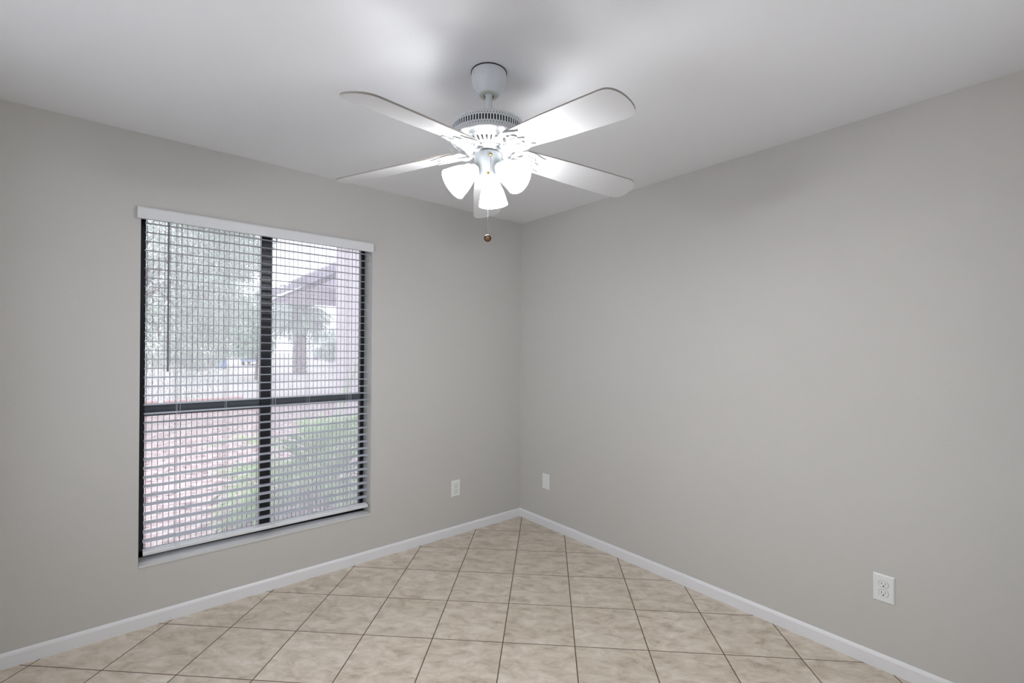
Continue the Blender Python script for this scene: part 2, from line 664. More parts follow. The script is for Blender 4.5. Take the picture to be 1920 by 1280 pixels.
def outlet(pos, nz, label, pw=0.076, ph=0.12):
    e, d = plate_base('wall_outlet', pos, nz, label, 'outlet', pw, ph)
    screw(e, 0, 0, d)
    for zc in (0.0195, -0.0195):
        bm = new()
        pts = []
        for k in range(32):     # round face with flattened top and bottom
            a = 2*PI*k/32
            x_, z_ = 0.0172*math.cos(a), 0.0172*math.sin(a)
            pts.append((x_, max(-0.0142, min(0.0142, z_))))
        A = [bm.verts.new((x_, -d+0.001, zc+z_)) for x_, z_ in pts]
        B = [bm.verts.new((x_*0.97, -d-0.0022, zc+z_*0.97)) for x_, z_ in pts]
        for k in range(32):
            j = (k+1) % 32
            bm.faces.new((A[k], A[j], B[j], B[k]))
        bm.faces.new(B)
        rc = obj('receptacle', bm, PLATE, e)
        # dark line of the gap around the receptacle
        bm = new()
        A = [bm.verts.new((x_*1.07, -d-0.0002, zc+z_*1.07)) for x_, z_ in pts]
        B = [bm.verts.new((x_*0.99, -d-0.0002, zc+z_*0.99)) for x_, z_ in pts]
        for k in range(32):
            j = (k+1) % 32
            bm.faces.new((A[k], A[j], B[j], B[k]))
        g = obj('gap', bm, mat_gap, rc)
        bm = new()
        box(bm, -0.0075, -0.0055, -d-0.0026, -d-0.0018, zc-0.001, zc+0.0075)
        box(bm, 0.0055, 0.0072, -d-0.0026, -d-0.0018, zc, zc+0.007)
        lathe(bm, [(0.0030, 0), (0.0030, 0.0008), (0, 0.0008)], 14, Matrix.Translation((0, -d-0.0018, zc-0.0075)) @ Matrix.Rotation(R(90), 4, 'X'))
        obj('slots', bm, SLOT, rc)
    return e


mat_gap = mat('outlet_gap', srgb(158, 160, 162), 0.8, var=(30, 0.05))
outlet((-0.641, 0, 0.347), 0, 'white duplex outlet under and right of the window')
outlet((0, -2.4246, 0.354), R(-90), 'white duplex outlet alone far out on the right wall')
e, d = plate_base('blank_wall_plate', (0, -0.3113, 0.3535), R(-90), 'plain white blank wall plate low beside the room corner', 'wall plate')
bm = new()
box(bm, -0.017, 0.017, -d-0.0012, -d+0.001, -0.034, 0.034)
obj('insert', bm, PLATE, e, bevel=0.0006)
screw(e, 0, 0.048, d)
screw(e, 0, -0.048, d)

# ------------------------------------------------------------------ ceiling fan
FX, FYY = -1.4944, -1.5123
fan = empty('ceiling_fan', (FX, FYY, H))
tag(fan, 'white five-blade ceiling fan with three lit glass lamps on the ceiling', 'ceiling fan')


def Z(z):                       # height above floor -> fan-local
    return z-H


bm = new()
lathe(bm, [(0.0, Z(2.44)), (0.066, Z(2.44)), (0.066, Z(2.437)), (0.067, Z(2.425)), (0.066, Z(2.405)), (0.062, Z(2.392)), (0.053, Z(2.378)),
           (0.044, Z(2.366)), (0.040, Z(2.357)), (0.036, Z(2.354)), (0.033, Z(2.354))], 56)
can = obj('canopy', bm, FANG, fan, smooth=True)
bm = new()
lathe(bm, [(0.0675, Z(2.4395)), (0.0685, Z(2.4395)), (0.0685, Z(2.4365)), (0.0665, Z(2.4365))], 56)
obj('gap_ring', bm, DARKM, can)
bm = new()
lathe(bm, [(0.034, Z(2.356)), (0.034, Z(2.3515)), (0.020, Z(2.3515)), (0.020, Z(2.356))], 40)
obj('canopy_ring', bm, GREYR, can)
bm = new()
lathe(bm, [(0.021, Z(2.3535)), (0.0, Z(2.3535))], 30)
obj('canopy_opening', bm, DARK, can)
for a in (0.6, 3.74):
    bm = new()
    lathe(bm, [(0.004, 0), (0.004, 0.002), (0, 0.003)], 12, Matrix.Rotation(a+YAW+PI/2, 4, 'Z') @ Matrix.Translation((0.0665, 0, Z(2.42))) @ Matrix.Rotation(R(90), 4, 'Y'))
    obj('canopy_screw', bm, FANW, can)
bm = new()
lathe(bm, [(0.0, Z(2.36)), (0.0125, Z(2.36)), (0.0125, Z(2.262)), (0.026, Z(2.258)), (0.026, Z(2.235)), (0, Z(2.235))], 28)
lathe(bm, [(0.0, Z(2.372)), (0.016, Z(2.366)), (0.0185, Z(2.355)), (0.0125, Z(2.350))], 28)
obj('downrod', bm, FANG, fan, autos=True)
# motor housing
bm = new()
lathe(bm, [(0.02, Z(2.245)), (0.09, Z(2.243)), (0.128, Z(2.238)), (0.140, Z(2.232)), (0.1425, Z(2.228)), (0.1425, Z(2.226))], 80)
lathe(bm, [(0.1425, Z(2.184)), (0.1445, Z(2.181)), (0.1450, Z(2.177)), (0.1425, Z(2.173)), (0.137, Z(2.171)), (0.133, Z(2.170)), (0.122, Z(2.160))], 80)
lathe(bm, [(0.066, Z(2.139)), (0.060, Z(2.137)), (0.057, Z(2.139)), (0.055, Z(2.150))], 60)
mh = obj('motor_housing', bm, FANW, fan, smooth=True)
bm = new()


def band(u, v):
    r = 0.1425
    return (r*math.cos(u), r*math.sin(u), Z(2.184)+v*0.042)


lattice(bm, 84, band, None, [(0.0, 0.20, 0.20, 0.12, 0.5, 0.5), (0.20, 0.80, 0.27, 0.04, 0.17, 0.0), (0.80, 1.0, 0.20, 0.12, 0.5, 0.5)])
o = obj('vent_band', bm, FANG, mh)
md = o.modifiers.new('solid', 'SOLIDIFY')
md.thickness = 0.0016
bm = new()
lathe(bm, [(0.120, Z(2.232)), (0.132, Z(2.228)), (0.132, Z(2.184)), (0.120, Z(2.176))], 64)
obj('motor_core', bm, DARK, mh)
bm = new()


def bowl(u, v):                 # v 0 inner .. 1 outer
    r = 0.066+0.056*v
    zz = 2.139+0.021*v**1.35
    return (r*math.cos(u), r*math.sin(u), Z(zz))


lattice(bm, 40, bowl, None, [(0.0, 0.16, 0.01, 0.49, 0.5, 0.0), (0.16, 0.28, 0.36, 0.25, 0.25, 0.0), (0.28, 0.40, 0.01, 0.49, 0.5, 0.0), (0.40, 0.86, 0.20, 0.04, 0.14, 0.0), (0.86, 1.0, 0.01, 0.49, 0.5, 0.0)])
o = obj('slotted_bowl', bm, FANW, mh)
md = o.modifiers.new('solid', 'SOLIDIFY')
md.thickness = 0.0016
bm = new()
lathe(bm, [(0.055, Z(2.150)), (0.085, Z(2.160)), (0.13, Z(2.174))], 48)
obj('slot_backing', bm, mat('slot_shade_grey', srgb(150, 152, 154), 0.6, var=(30, 0.05)), mh)  # grey sheet stands in for the shade behind the slots
# flywheel and neck below the bowl
bm = new()
lathe(bm, [(0.0, Z(2.152)), (0.056, Z(2.150)), (0.058, Z(2.142)), (0.050, Z(2.134)), (0.034, Z(2.132)), (0.032, Z(2.118)), (0, Z(2.118))], 48)
for k in range(5):
    a = YAW + 0.0634 + R(72*k+36)
    sweep(bm, [(0.040*math.cos(a), 0.040*math.sin(a), Z(2.139)), (0.058*math.cos(a), 0.058*math.sin(a), Z(2.139))], 0.004, 0.003)
obj('flywheel', bm, mat('cast_grey', srgb(176, 182, 184), 0.4, 0.3, var=(40, 0.05)), fan, autos=True)
# blades
BZ, BR, BW, BP, BPHI = 2.1470, 0.648, 0.0690, -0.2278, YAW+0.0634
B0 = 0.135
DROOP = 0.113              # blades slope gently down towards the tips
SAG = {2: 0.022}          # one blade hangs a little low


def frame_at(k):
    a = BPHI + R(72*k)
    # x radial, y along +t, z normal; pitch about the radial axis
    return Matrix.Rotation(a, 4, 'Z') @ Matrix.Translation((0, 0, Z(BZ))) @ Matrix.Rotation(DROOP+SAG.get(k, 0), 4, 'Y') @ Matrix.Rotation(BP, 4, 'X')


bladeS = armS = None
for k in range(5):
    if bladeS is None:
        bm = new()
        out = []
        hw0, hw1 = 0.054, BW

        def corner(cx, cy, r, a0, a1, n=6):
            return [(cx+r*math.cos(a0+(a1-a0)*i/n), cy+r*math.sin(a0+(a1-a0)*i/n)) for i in range(n+1)]
        c1 = 0.022
        # tip: soft shoulders then clipped ends
        tip = [(BR-0.060, hw1), (BR-0.040, hw1-0.001), (BR-0.028, hw1-0.005), (BR-0.018, hw1-0.012), (BR-0.009, hw1-0.024), (BR-0.003, hw1-0.040), (BR, hw1-0.058)]
        out += [(B0+0.012, -hw0), (B0+0.06, -hw0-0.003), (0.35, -0.065), (0.50, -hw1+0.001)] + [(x_, -y_) for x_, y_ in tip] + tip[::-1]
        out += [(0.50, hw1-0.001), (0.35, 0.065), (B0+0.06, hw0+0.003), (B0+0.012, hw0), (B0, hw0-0.014), (B0, -hw0+0.014)]
        th = 0.0055
        lo = [bm.verts.new((x_, y_, 0)) for x_, y_ in out]
        hi = [bm.verts.new((x_, y_, th)) for x_, y_ in out]
        bm.faces.new(lo)
        bm.faces.new(hi[::-1])
        for i in range(len(out)):
            j = (i+1) % len(out)
            f = bm.faces.new((lo[i], lo[j], hi[j], hi[i]))
            f.material_index = 1  # rim darkened in its colour to look unlit
        bladeS = obj('blade', bm, [BLADE, mat('blade_edge_shade', srgb(150, 145, 138), 0.6, var=(20, 0.1))], fan)
        bl_ = bladeS
    else:
        bl_ = bladeS.copy()
        COL.objects.link(bl_)
        bl_.parent = fan
    fr = frame_at(k)
    bl_.matrix_local = fr
    # cast iron: neck from flywheel, leaf plate below the blade
    if armS is None:
        bm = new()
        inv = fr.inverted()
        a = BPHI + R(72*k)

        def P(r, t_, z_):       # fan-local cylindrical -> blade frame
            v = Vector((r*math.cos(a)-t_*math.sin(a), r*math.sin(a)+t_*math.cos(a), Z(z_)))
            return inv @ v
        neck = [P(0.040, 0, 2.144), P(0.056, 0, 2.138), P(0.068, 0, 2.126), P(0.078, 0, 2.119), P(0.090, 0, 2.117), P(0.104, 0, 2.119), P(0.120, 0, 2.123), P(0.140, 0, 2.125)]
        sweep(bm, neck, [0.016, 0.014, 0.010, 0.009, 0.009, 0.010, 0.012, 0.012], [0.004, 0.005, 0.006, 0.006, 0.005, 0.005, 0.0045, 0.004], Vector((0, 0, 1)), 10)
        zp = -0.0035
        sweep(bm, [(0.105, 0, zp), (0.135, 0, zp), (0.165, 0.000, zp), (0.190, 0, zp), (0.210, 0, zp)], [0.013, 0.012, 0.014, 0.009, 0.002], 0.004, Vector((0, 0, 1)), 8)
        for sg in (-1, 1):
            # outer scroll sweeping to the blade side and curling back
            sweep(bm, [(0.095, 0.004*sg, zp), (0.105, 0.022*sg, zp), (0.121, 0.038*sg, zp), (0.141, 0.048*sg, zp), (0.165, 0.050*sg, zp), (0.187, 0.046*sg, zp), (0.207, 0.040*sg, zp), (0.223, 0.043*sg, zp)],
                  [0.007, 0.009, 0.010, 0.010, 0.009, 0.008, 0.006, 0.002], 0.004, Vector((0, 0, 1)), 8)
            # inner tendril
            sweep(bm, [(0.127, 0.008*sg, zp), (0.141, 0.020*sg, zp), (0.159, 0.027*sg, zp), (0.177, 0.026*sg, zp), (0.187, 0.019*sg, zp), (0.183, 0.012*sg, zp)],
                  [0.005, 0.006, 0.006, 0.005, 0.004, 0.003], 0.0035, Vector((0, 0, 1)), 8)
            sweep(bm, [(0.141, 0.046*sg, zp), (0.151, 0.036*sg, zp), (0.159, 0.027*sg, zp)], [0.004, 0.004, 0.004], 0.003, Vector((0, 0, 1)), 6)
            sweep(bm, [(0.113, 0.030*sg, zp), (0.101, 0.040*sg, zp), (0.105, 0.050*sg, zp), (0.117, 0.052*sg, zp)], [0.006, 0.006, 0.004, 0.002], 0.0035, Vector((0, 0, 1)), 6)
        for (x_, y_) in ((0.140, 0), (0.177, 0.036), (0.177, -0.036)):
            lathe(bm, [(0.0045, 0), (0.004, -0.002), (0, -0.003)], 12, Matrix.Translation((x_, y_, zp-0.003)))
        armS = obj('blade_iron', bm, IRON, fan, autos=True)
        ar = armS
    else:
        ar = armS.copy()
        COL.objects.link(ar)
        ar.parent = fan
    ar.matrix_local = fr

# light kit
bm = new()
lathe(bm, [(0.0, Z(2.128)), (0.040, Z(2.130)), (0.050, Z(2.128)), (0.0525, Z(2.122)), (0.0525, Z(2.090)), (0.050, Z(2.086)), (0.049, Z(2.083)), (0.044, Z(2.078)),
           (0.036, Z(2.062)), (0.031, Z(2.050)), (0.0305, Z(2.046)), (0.031, Z(2.040)), (0.029, Z(2.034)), (0.0, Z(2.031))], 56)
kit = obj('switch_housing', bm, mat('kit_grey_enamel', srgb(168, 174, 177), 0.35, var=(9, 0.01)), fan, autos=True)
LAMPS = [(-8, 33), (112, 50), (-128, 57)]
for az, tilt in LAMPS:
    a = YAW + R(az)
    dirh = Vector((math.cos(a), math.sin(a), 0))
    tr_ = R(tilt)
    ax = dirh*math.sin(tr_) + Vector((0, 0, -math.cos(tr_)))       # lamp axis, from socket to mouth
    s0 = dirh*0.048 + Vector((0, 0, Z(2.072)))                      # top of socket cup
    q = Vector((0, 0, 1)).rotation_difference(ax).to_matrix().to_4x4()
    mt = Matrix.Translation(s0) @ q
    bm = new()
    sweep(bm, [dirh*0.026+Vector((0, 0, Z(2.058))), dirh*0.038+Vector((0, 0, Z(2.074))), s0+ax*0.004], 0.008, 0.008, Vector((0, 0, 1)), 10)
    lathe(bm, [(0.0, -0.004), (0.012, -0.003), (0.018, 0.002), (0.0205, 0.010), (0.0205, 0.020), (0.030, 0.022), (0.0315, 0.026), (0.0315, 0.031), (0.029, 0.033), (0.026, 0.031)], 36, mt)
    sk = obj('lamp_holder', bm, FANW, fan, autos=True)
    bm = new()
    pr = [(0.0265, 0.024), (0.0275, 0.030), (0.032, 0.042), (0.039, 0.056), (0.0455, 0.072), (0.0505, 0.090), (0.0545, 0.108), (0.0575, 0.124), (0.0600, 0.134), (0.0615, 0.139), (0.0600, 0.140),
          (0.0575, 0.136), (0.0550, 0.124), (0.0520, 0.108), (0.0480, 0.090), (0.0430, 0.072), (0.0365, 0.056), (0.0295, 0.042), (0.0250, 0.030), (0.0245, 0.024)]
    pr = [(r_*0.96 if z_ > 0.05 else r_, 0.024+(z_-0.024)*0.82) for r_, z_ in pr]
    lathe(bm, pr, 48, mt, close=True)
    sh = obj('lamp_shade', bm, SHADE, fan, smooth=True)
    sh['label'] = 'glowing frosted glass bell shade'
    bm = new()
    lathe(bm, [(0.0, 0.020), (0.012, 0.022), (0.013, 0.045), (0.020, 0.062), (0.026, 0.078), (0.027, 0.084), (0.023, 0.094), (0.013, 0.101), (0, 0.103)], 24, mt)
    obj('light_bulb', bm, BULB, sh, smooth=True)

# pull chains
right = Vector((math.sin(YAW), -math.cos(YAW), 0))
back = Vector((-math.cos(YAW), -math.sin(YAW), 0))


def chain(p, ztop, zrod, zbot, knob):
    e_ = empty('pull_chain', (0, 0, 0), 0, fan)
    bm = new()
    lathe(bm, [(0.0, 0.0), (0.0055, 0.0), (0.0065, 0.003), (0.0055, 0.006), (0.003, 0.009), (0, 0.0095)], 16,
          Matrix.Translation(p[0]) @ Vector((0, 0, 1)).rotation_difference(p[1]).to_matrix().to_4x4())
    obj('brass_knob', bm, BRASS, e_, autos=True)
    c0 = p[0]+p[1]*0.008
    bm = new()
    sweep(bm, [(c0.x, c0.y, ztop), (c0.x, c0.y, zrod)], 0.0011, 0.0011, Vector((1, 0, 0)), 6)
    sweep(bm, [(c0.x, c0.y, zrod+0.002), (c0.x, c0.y, zrod-0.010)], [0.0022, 0.0026], [0.0022, 0.0026], Vector((1, 0, 0)), 8)
    if zbot:
        zz = zrod-0.012
        while zz > zbot:
            bmesh.ops.create_icosphere(bm, subdivisions=1, radius=0.0016, matrix=Matrix.Translation((c0.x, c0.y, zz)))
            zz -= 0.0036
        sweep(bm, [(c0.x, c0.y, zrod), (c0.x, c0.y, zbot)], 0.0003, 0.0003, Vector((1, 0, 0)), 4)
    obj('chain', bm, CHAIN, e_)
    if zbot:
        bm = new()
        bmesh.ops.create_uvsphere(bm, u_segments=20, v_segments=12, radius=0.0102, matrix=Matrix.Translation((c0.x, c0.y, zbot-0.010)))
        kb = obj('pull_ball', bm, WOODK, e_, smooth=True)
        bm = new()
        lathe(bm, [(0.0085, 0.006), (0.0120, 0.005), (0.0138, 0.0), (0.0130, -0.006), (0.0085, -0.009)], 24,
              Matrix.Translation(Vector((c0.x, c0.y, zbot-0.010)) - back*0.001 + Vector((0, 0, 0.001))) @ Vector((0, 0, 1)).rotation_difference((back*1.0+Vector((0, 0, -0.6))+right*0.1).normalized()).to_matrix().to_4x4())
        obj('ball_cap', bm, DARKM, kb)


chain((back*0.0515 + right*0.012 + Vector((0, 0, Z(2.107))), back), Z(2.107), Z(2.002), None, True)
chain((back*0.026 + right*0.001 + Vector((0, 0, Z(2.048))), (back+Vector((0, 0, -0.15))).normalized()), Z(2.048), Z(1.980), Z(1.811), True)

# ------------------------------------------------------------------ outside
GZ = -0.12


def gravel_mat():
    m = mat('pink_gravel', srgb(200, 176, 172), 0.9)
    t = m.node_tree
    N, L = t.nodes, t.links
    b = N['Principled BSDF']
    tc = [n for n in N if n.type == 'TEX_COORD'][0]
    v = N.new('ShaderNodeTexVoronoi')
    v.inputs['Scale'].default_value = 20
    L.new(tc.outputs['Object'], v.inputs['Vector'])
    cr = N.new('ShaderNodeValToRGB')
    e = cr.color_ramp.elements
    e[0].position, e[0].color = 0.05, srgb(110, 72, 72)
    e[1].position, e[1].color = 0.9, srgb(206, 192, 188)
    x = e.new(0.3); x.color = srgb(182, 154, 152)
    sp = N.new('ShaderNodeSeparateColor')
    L.new(v.outputs['Color'], sp.inputs[0])
    L.new(sp.outputs[0], cr.inputs[0])
    L.new(cr.outputs[0], b.inputs['Base Color'])
    bp = N.new('ShaderNodeBump')
    bp.inputs['Distance'].default_value = 0.03
    L.new(v.outputs['Distance'], bp.inputs['Height'])
    L.new(bp.outputs[0], b.inputs['Normal'])
    return m


CONC = mat('bounce_concrete', srgb(206, 204, 208), 0.9, var=(3, 0.06))
STUCCO = mat('pale_stucco', srgb(198, 188, 192), 0.9, bump=(60, 0.3, 0.004), var=(2, 0.05))
CURB = mat('brick_red_edging', srgb(190, 146, 138), 0.9, var=(5, 0.15))
ROOFM = mat('mauve_roof', srgb(140, 132, 148), 0.8, var=(8, 0.12))
LEAF = mat('grey_green_leaf', srgb(172, 186, 172), 0.7, var=(1.5, 0.2))
LEAF2 = mat('deep_green_leaf', srgb(156, 178, 158), 0.7, var=(0.8, 0.25))
PALML = mat('palm_frond_green', srgb(128, 152, 124), 0.6, var=(3, 0.25))
SHRUB = mat('shrub_green', srgb(138, 172, 104), 0.55, var=(4, 0.3))
DRYL = mat('dry_straw_leaf', srgb(196, 186, 160), 0.7, var=(5, 0.2))
BARK = mat('brown_bark', srgb(120, 98, 94), 0.95, bump=(20, 0.6, 0.02), var=(6, 0.3))
POSTM = mat('white_paint_outdoor', srgb(230, 230, 232), 0.6, var=(5, 0.04))

bm = new()
box(bm, -30, 60, 0.9, 11.9, GZ-0.2, GZ)
g = struct('ground', bm, gravel_mat())
bm = new()
box(bm, XW-0.1, 6, T, 0.9, GZ-0.2, GZ+0.03)
struct('trim_1', bm, mat('apron_concrete', srgb(166, 163, 168), 0.9, var=(3, 0.06)))          # concrete apron along the house wall
bm = new()
box(bm, -30, XW-0.14, -14, 0.9, GZ-0.2, GZ)
box(bm, XW-0.14, 30, -14, YW-1.7, GZ-0.2, GZ)
box(bm, -1.0, 30, YW-1.7, YW-0.14, GZ-0.2, GZ)
struct('patio', bm, CONC)  # unseen ground, kept pale grey to bounce neutral light onto the ceiling
bm = new()
box(bm, -40, 160, 11.9, 160, GZ-0.22, GZ-0.02)
struct('street', bm, mat('dusty_street', srgb(172, 165, 163), 0.9, var=(0.6, 0.12)))
bm = new()
box(bm, -8, 0.0, 11.6, 11.8, GZ, GZ+0.16)
tag(obj('garden_edging', bm, CURB), 'low brick-red edging across the gravel yard beyond the window', 'edging')


def leaf_cloud(bm, centers, n, size, rnd, droop=0.0):
    for _ in range(n):
        c, rad = rnd.choice(centers)
        while True:
            v = Vector((rnd.uniform(-1, 1), rnd.uniform(-1, 1), rnd.uniform(-1, 1)))
            if v.length < 1:
                break
        v = v.normalized()*(v.length**0.5)
        p = Vector(c) + Vector((v.x*rad[0], v.y*rad[1], v.z*rad[2]))
        d = Vector((rnd.gauss(0, 1), rnd.gauss(0, 1), rnd.gauss(0, 0.7)-droop)).normalized()
        s_ = d.cross(Vector((rnd.gauss(0, 1), rnd.gauss(0, 1), rnd.gauss(0, 1)))).normalized()
        ln, wd = size*rnd.uniform(0.7, 1.4), size*0.22*rnd.uniform(0.8, 1.3)
        a_ = bm.verts.new(p)
        b1 = bm.verts.new(p+d*ln*0.5+s_*wd)
        b2 = bm.verts.new(p+d*ln*0.5-s_*wd)
        c_ = bm.verts.new(p+d*ln)
        bm.faces.new((a_, b1, c_, b2))


def tree(name, pos, trunk_r, trunk_h, centers, n, size, leafm, label, seed, droop=0.3, strands=0):
    rnd = random.Random(seed)
    e = empty(name, pos)
    tag(e, label, 'tree')
    bm = new()
    pts = [(0, 0, -0.05), (0.05, 0, trunk_h*0.35), (-0.03, 0.05, trunk_h*0.7), (0.05, 0.02, trunk_h)]
    sweep(bm, pts, [trunk_r*1.25, trunk_r, trunk_r*0.9, trunk_r*0.7], [trunk_r*1.25, trunk_r, trunk_r*0.9, trunk_r*0.7], Vector((0, 1, 0)), 10)
    for (c, rad) in centers[:7]:
        sweep(bm, [(0.05, 0.02, trunk_h*0.9), (c[0]*0.5, c[1]*0.5, (trunk_h+c[2])/2+0.2), c], [trunk_r*0.5, trunk_r*0.35, 0.02], [trunk_r*0.5, trunk_r*0.35, 0.02], Vector((0, 1, 0)), 6)
    obj('trunk', bm, BARK, e)
    bm = new()
    leaf_cloud(bm, centers, n, size, rnd, droop)
    for _ in range(strands):    # hanging twigs with leaves
        c, rad = rnd.choice(centers)
        a = rnd.uniform(0, 2*PI)
        p = Vector((c[0]+rad[0]*math.cos(a)*rnd.uniform(0.3, 1), c[1]+rad[1]*math.sin(a)*rnd.uniform(0.3, 1), c[2]-rad[2]*0.6))
        for i in range(26):
            q_ = p - Vector((rnd.uniform(-0.02, 0.02), rnd.uniform(-0.02, 0.02), 0.05*i))
            if q_.z < 0.55:
                break
            d = Vector((rnd.gauss(0, 0.5), rnd.gauss(0, 0.5), -1)).normalized()
            s_ = d.cross(Vector((rnd.gauss(0, 1), rnd.gauss(0, 1), 0.1))).normalized()
            a_ = bm.verts.new(q_)
            b1 = bm.verts.new(q_+d*size*0.5+s_*size*0.15)
            b2 = bm.verts.new(q_+d*size*0.5-s_*size*0.15)
            c_ = bm.verts.new(q_+d*size)
            bm.faces.new((a_, b1, c_, b2))
    f = obj('foliage', bm, leafm, e)
    return e


def at(px, py, y):              # point on the plane at depth y seen at photo pixel
    d = fw + r2*((px-960)/870.24) - u2*((py-640-14.9)/870.24)
    s_ = (y-CAM.y)/d.y
    return CAM + d*s_


tp = at(235, 700, 8.0)
rnd = random.Random(3)
cs = []
for (px, py, rr) in ((290, 440, 1.0), (300, 540, 0.9), (340, 480, 1.0), (390, 470, 0.9), (350, 590, 0.9), (300, 630, 0.7), (395, 560, 0.6), (440, 480, 0.7), (370, 650, 0.55), (440, 430, 0.8), (350, 400, 1.1), (410, 380, 1.0)):
    c = at(px, py, 8.0+rnd.uniform(-0.5, 0.9))
    cs.append(((c.x-tp.x, c.y-tp.y, c.z-GZ), (rr, rr, rr*0.8)))
tree('weeping_tree', (tp.x, tp.y, GZ), 0.11, 2.6, cs, 42000, 0.06, LEAF, 'large weeping grey-green tree filling the left side of the window view', 5, 1.0, strands=420)
tp = at(480, 690, 22)
cs = []
for (px, py, rr) in ((430, 590, 1.4), (470, 610, 1.3), (500, 585, 1.2), (440, 640, 1.0), (478, 645, 0.9)):
    c = at(px, py, 22)
    cs.append(((c.x-tp.x, rnd.uniform(-0.8, 0.8), c.z-GZ), (rr, rr, rr*0.75)))
tree('street_tree', (tp.x, tp.y, GZ), 0.06, 2.4, cs, 9000, 0.16, LEAF2, 'smaller green tree across the street behind the dark centre post', 6, 0.1)
tp = at(640, 690, 36)
cs = []
for (px, py, rr) in ((612, 645, 1.5), (640, 638, 1.6), (665, 648, 1.4), (628, 660, 1.2)):
    c = at(px, py, 36)
    cs.append(((c.x-tp.x, rnd.uniform(-0.8, 0.8), c.z-GZ), (rr, rr, rr*0.7)))
tree('low_bushy_tree', (tp.x, tp.y, GZ), 0.12, 1.4, cs, 7000, 0.16, LEAF2, 'low bushy green tree on the street right of the palm', 9, 0.1)


def frond(bm, root, az, elev, length, leaflet, nl, rnd, bend=0.9, stem=0.006):
    pts = []
    p = Vector(root)
    e_ = elev
    n = 10
    for i in range(n+1):
        pts.append(p.copy())
        d = Vector((math.cos(az)*math.cos(e_), math.sin(az)*math.cos(e_), math.sin(e_)))
        p = p + d*length/n
        e_ -= bend/n
    sweep(bm, pts, [stem*(1-0.07*i) for i in range(n+1)], [stem*(1-0.07*i) for i in range(n+1)], Vector((0.01, 0, 1)), 4)
    for k in range(nl):
        f = 0.12+0.88*k/nl
        i = min(int(f*n), n-1)
        q_ = pts[i].lerp(pts[i+1], f*n-i)
        tg = (pts[i+1]-pts[i]).normalized()
        sd = tg.cross(Vector((0, 0, 1))).normalized()
        un = sd.cross(tg)
        for sg in (-1, 1):
            ll = leaflet*(1-abs(f-0.45)*0.9)*rnd.uniform(0.85, 1.1)
            d = (tg*0.75+sd*sg*0.75+un*rnd.uniform(0.0, 0.35)).normalized()
            s_ = d.cross(un).normalized()*ll*0.055
            a_ = bm.verts.new(q_)
            b1 = bm.verts.new(q_+d*ll*0.5+s_)
            b2 = bm.verts.new(q_+d*ll*0.5-s_)
            c_ = bm.verts.new(q_+d*ll-Vector((0, 0, ll*0.12)))
            bm.faces.new((a_, b1, c_, b2))


# tall palm across the yard
pp = at(562, 692, 26)
e = empty('date_palm', (pp.x, pp.y, GZ))
tag(e, 'stout date palm with brown shaggy trunk in the middle distance outside', 'palm tree')
bm = new()
rnd = random.Random(11)
n = 34
for i in range(n):              # stacked boots of old leaf bases
    z0, z1 = i*0.10, i*0.10+0.15
    r0 = 0.36+0.03*math.sin(i*2.3)
    lathe(bm, [(r0*0.85, z0), (r0*1.12, z1-0.04), (r0*0.9, z1)], 14)
obj('trunk', bm, BARK, e)
bm = new()
for k in range(80):
    el = rnd.uniform(-0.4, 1.3)
    frond(bm, (0, 0, 3.3+rnd.uniform(0, 0.4)), rnd.uniform(0, 2*PI), el, rnd.uniform(1.5, 2.1), 0.6, 30, rnd, 1.5, 0.02)
obj('crown', bm, PALML, e)

# spiky shrub right outside the pane
sp_ = at(594, 900, 1.6)
e = empty('spiky_palm_shrub', (sp_.x, sp_.y, GZ))
tag(e, 'bushy green spiky palm shrub close outside the right window half', 'shrub')
bm = new()
rnd = random.Random(21)
for k in range(5):
    sweep(bm, [(0.1*math.cos(k*1.3), 0.1*math.sin(k*1.3), -0.02), (0.14*math.cos(k*1.3), 0.14*math.sin(k*1.3), 0.22)], 0.015, 0.015, Vector((0, 1, 0)), 8)
obj('stem', bm, BARK, e)
bm = new()
for k in range(44):
    az = rnd.uniform(0, 2*PI)
    frond(bm, (0.12*math.cos(az), 0.12*math.sin(az), rnd.uniform(0.02, 0.5)), az, rnd.uniform(0.25, 1.35), rnd.uniform(0.5, 0.95), 0.30, 19, rnd, 1.1, 0.006)
frond(bm, (0.12, 0.0, 0.45), -0.2, 1.38, 1.05, 0.22, 30, rnd, 0.2, 0.006)
obj('frond_cluster', bm, SHRUB, e)
bm = new()
for k in range(5):
    az = rnd.uniform(0, 2*PI)
    frond(bm, (0.06*math.cos(az), 0.06*math.sin(az), rnd.uniform(0.15, 0.35)), az, rnd.uniform(0.0, 0.7), rnd.uniform(0.5, 0.8), 0.22, 16, rnd, 1.3, 0.006)
o = obj('dry_fronds', bm, DRYL, e)
o['label'] = 'straw-coloured dead fronds'

# stucco pillar of the entry and the roof beyond it
YP = 3.1
c0 = at(649, 700, YP)
bm = new()
box(bm, c0.x, c0.x+0.42, YP, YP+0.4, GZ, 3.2)
box(bm, c0.x-0.03, c0.x+0.45, YP-0.03, YP+0.43, GZ, GZ+0.12)
box(bm, c0.x-0.02, c0.x+0.44, YP-0.02, YP+0.42, 3.05, 3.2)
tag(obj('stucco_pillar', bm, STUCCO, bevel=0.01), 'pale mauve stucco pillar standing just outside the right window edge', 'pillar')
YR = 8.0
pA, pB, pC = at(573, 518, YR), at(648, 486, YR), at(597, 536, YR)
sl = (pB.z-pA.z)/(pB.x-pA.x)
e = empty('gabled_carport', (pA.x+2.6, YR+1.5, GZ))
tag(e, 'mauve gabled roof beyond the pillar at upper right of the window', 'building')
ex, ey, ez = e.location
bm = new()
x0, xr = pA.x, pA.x+2.6
zr = pA.z+sl*2.6
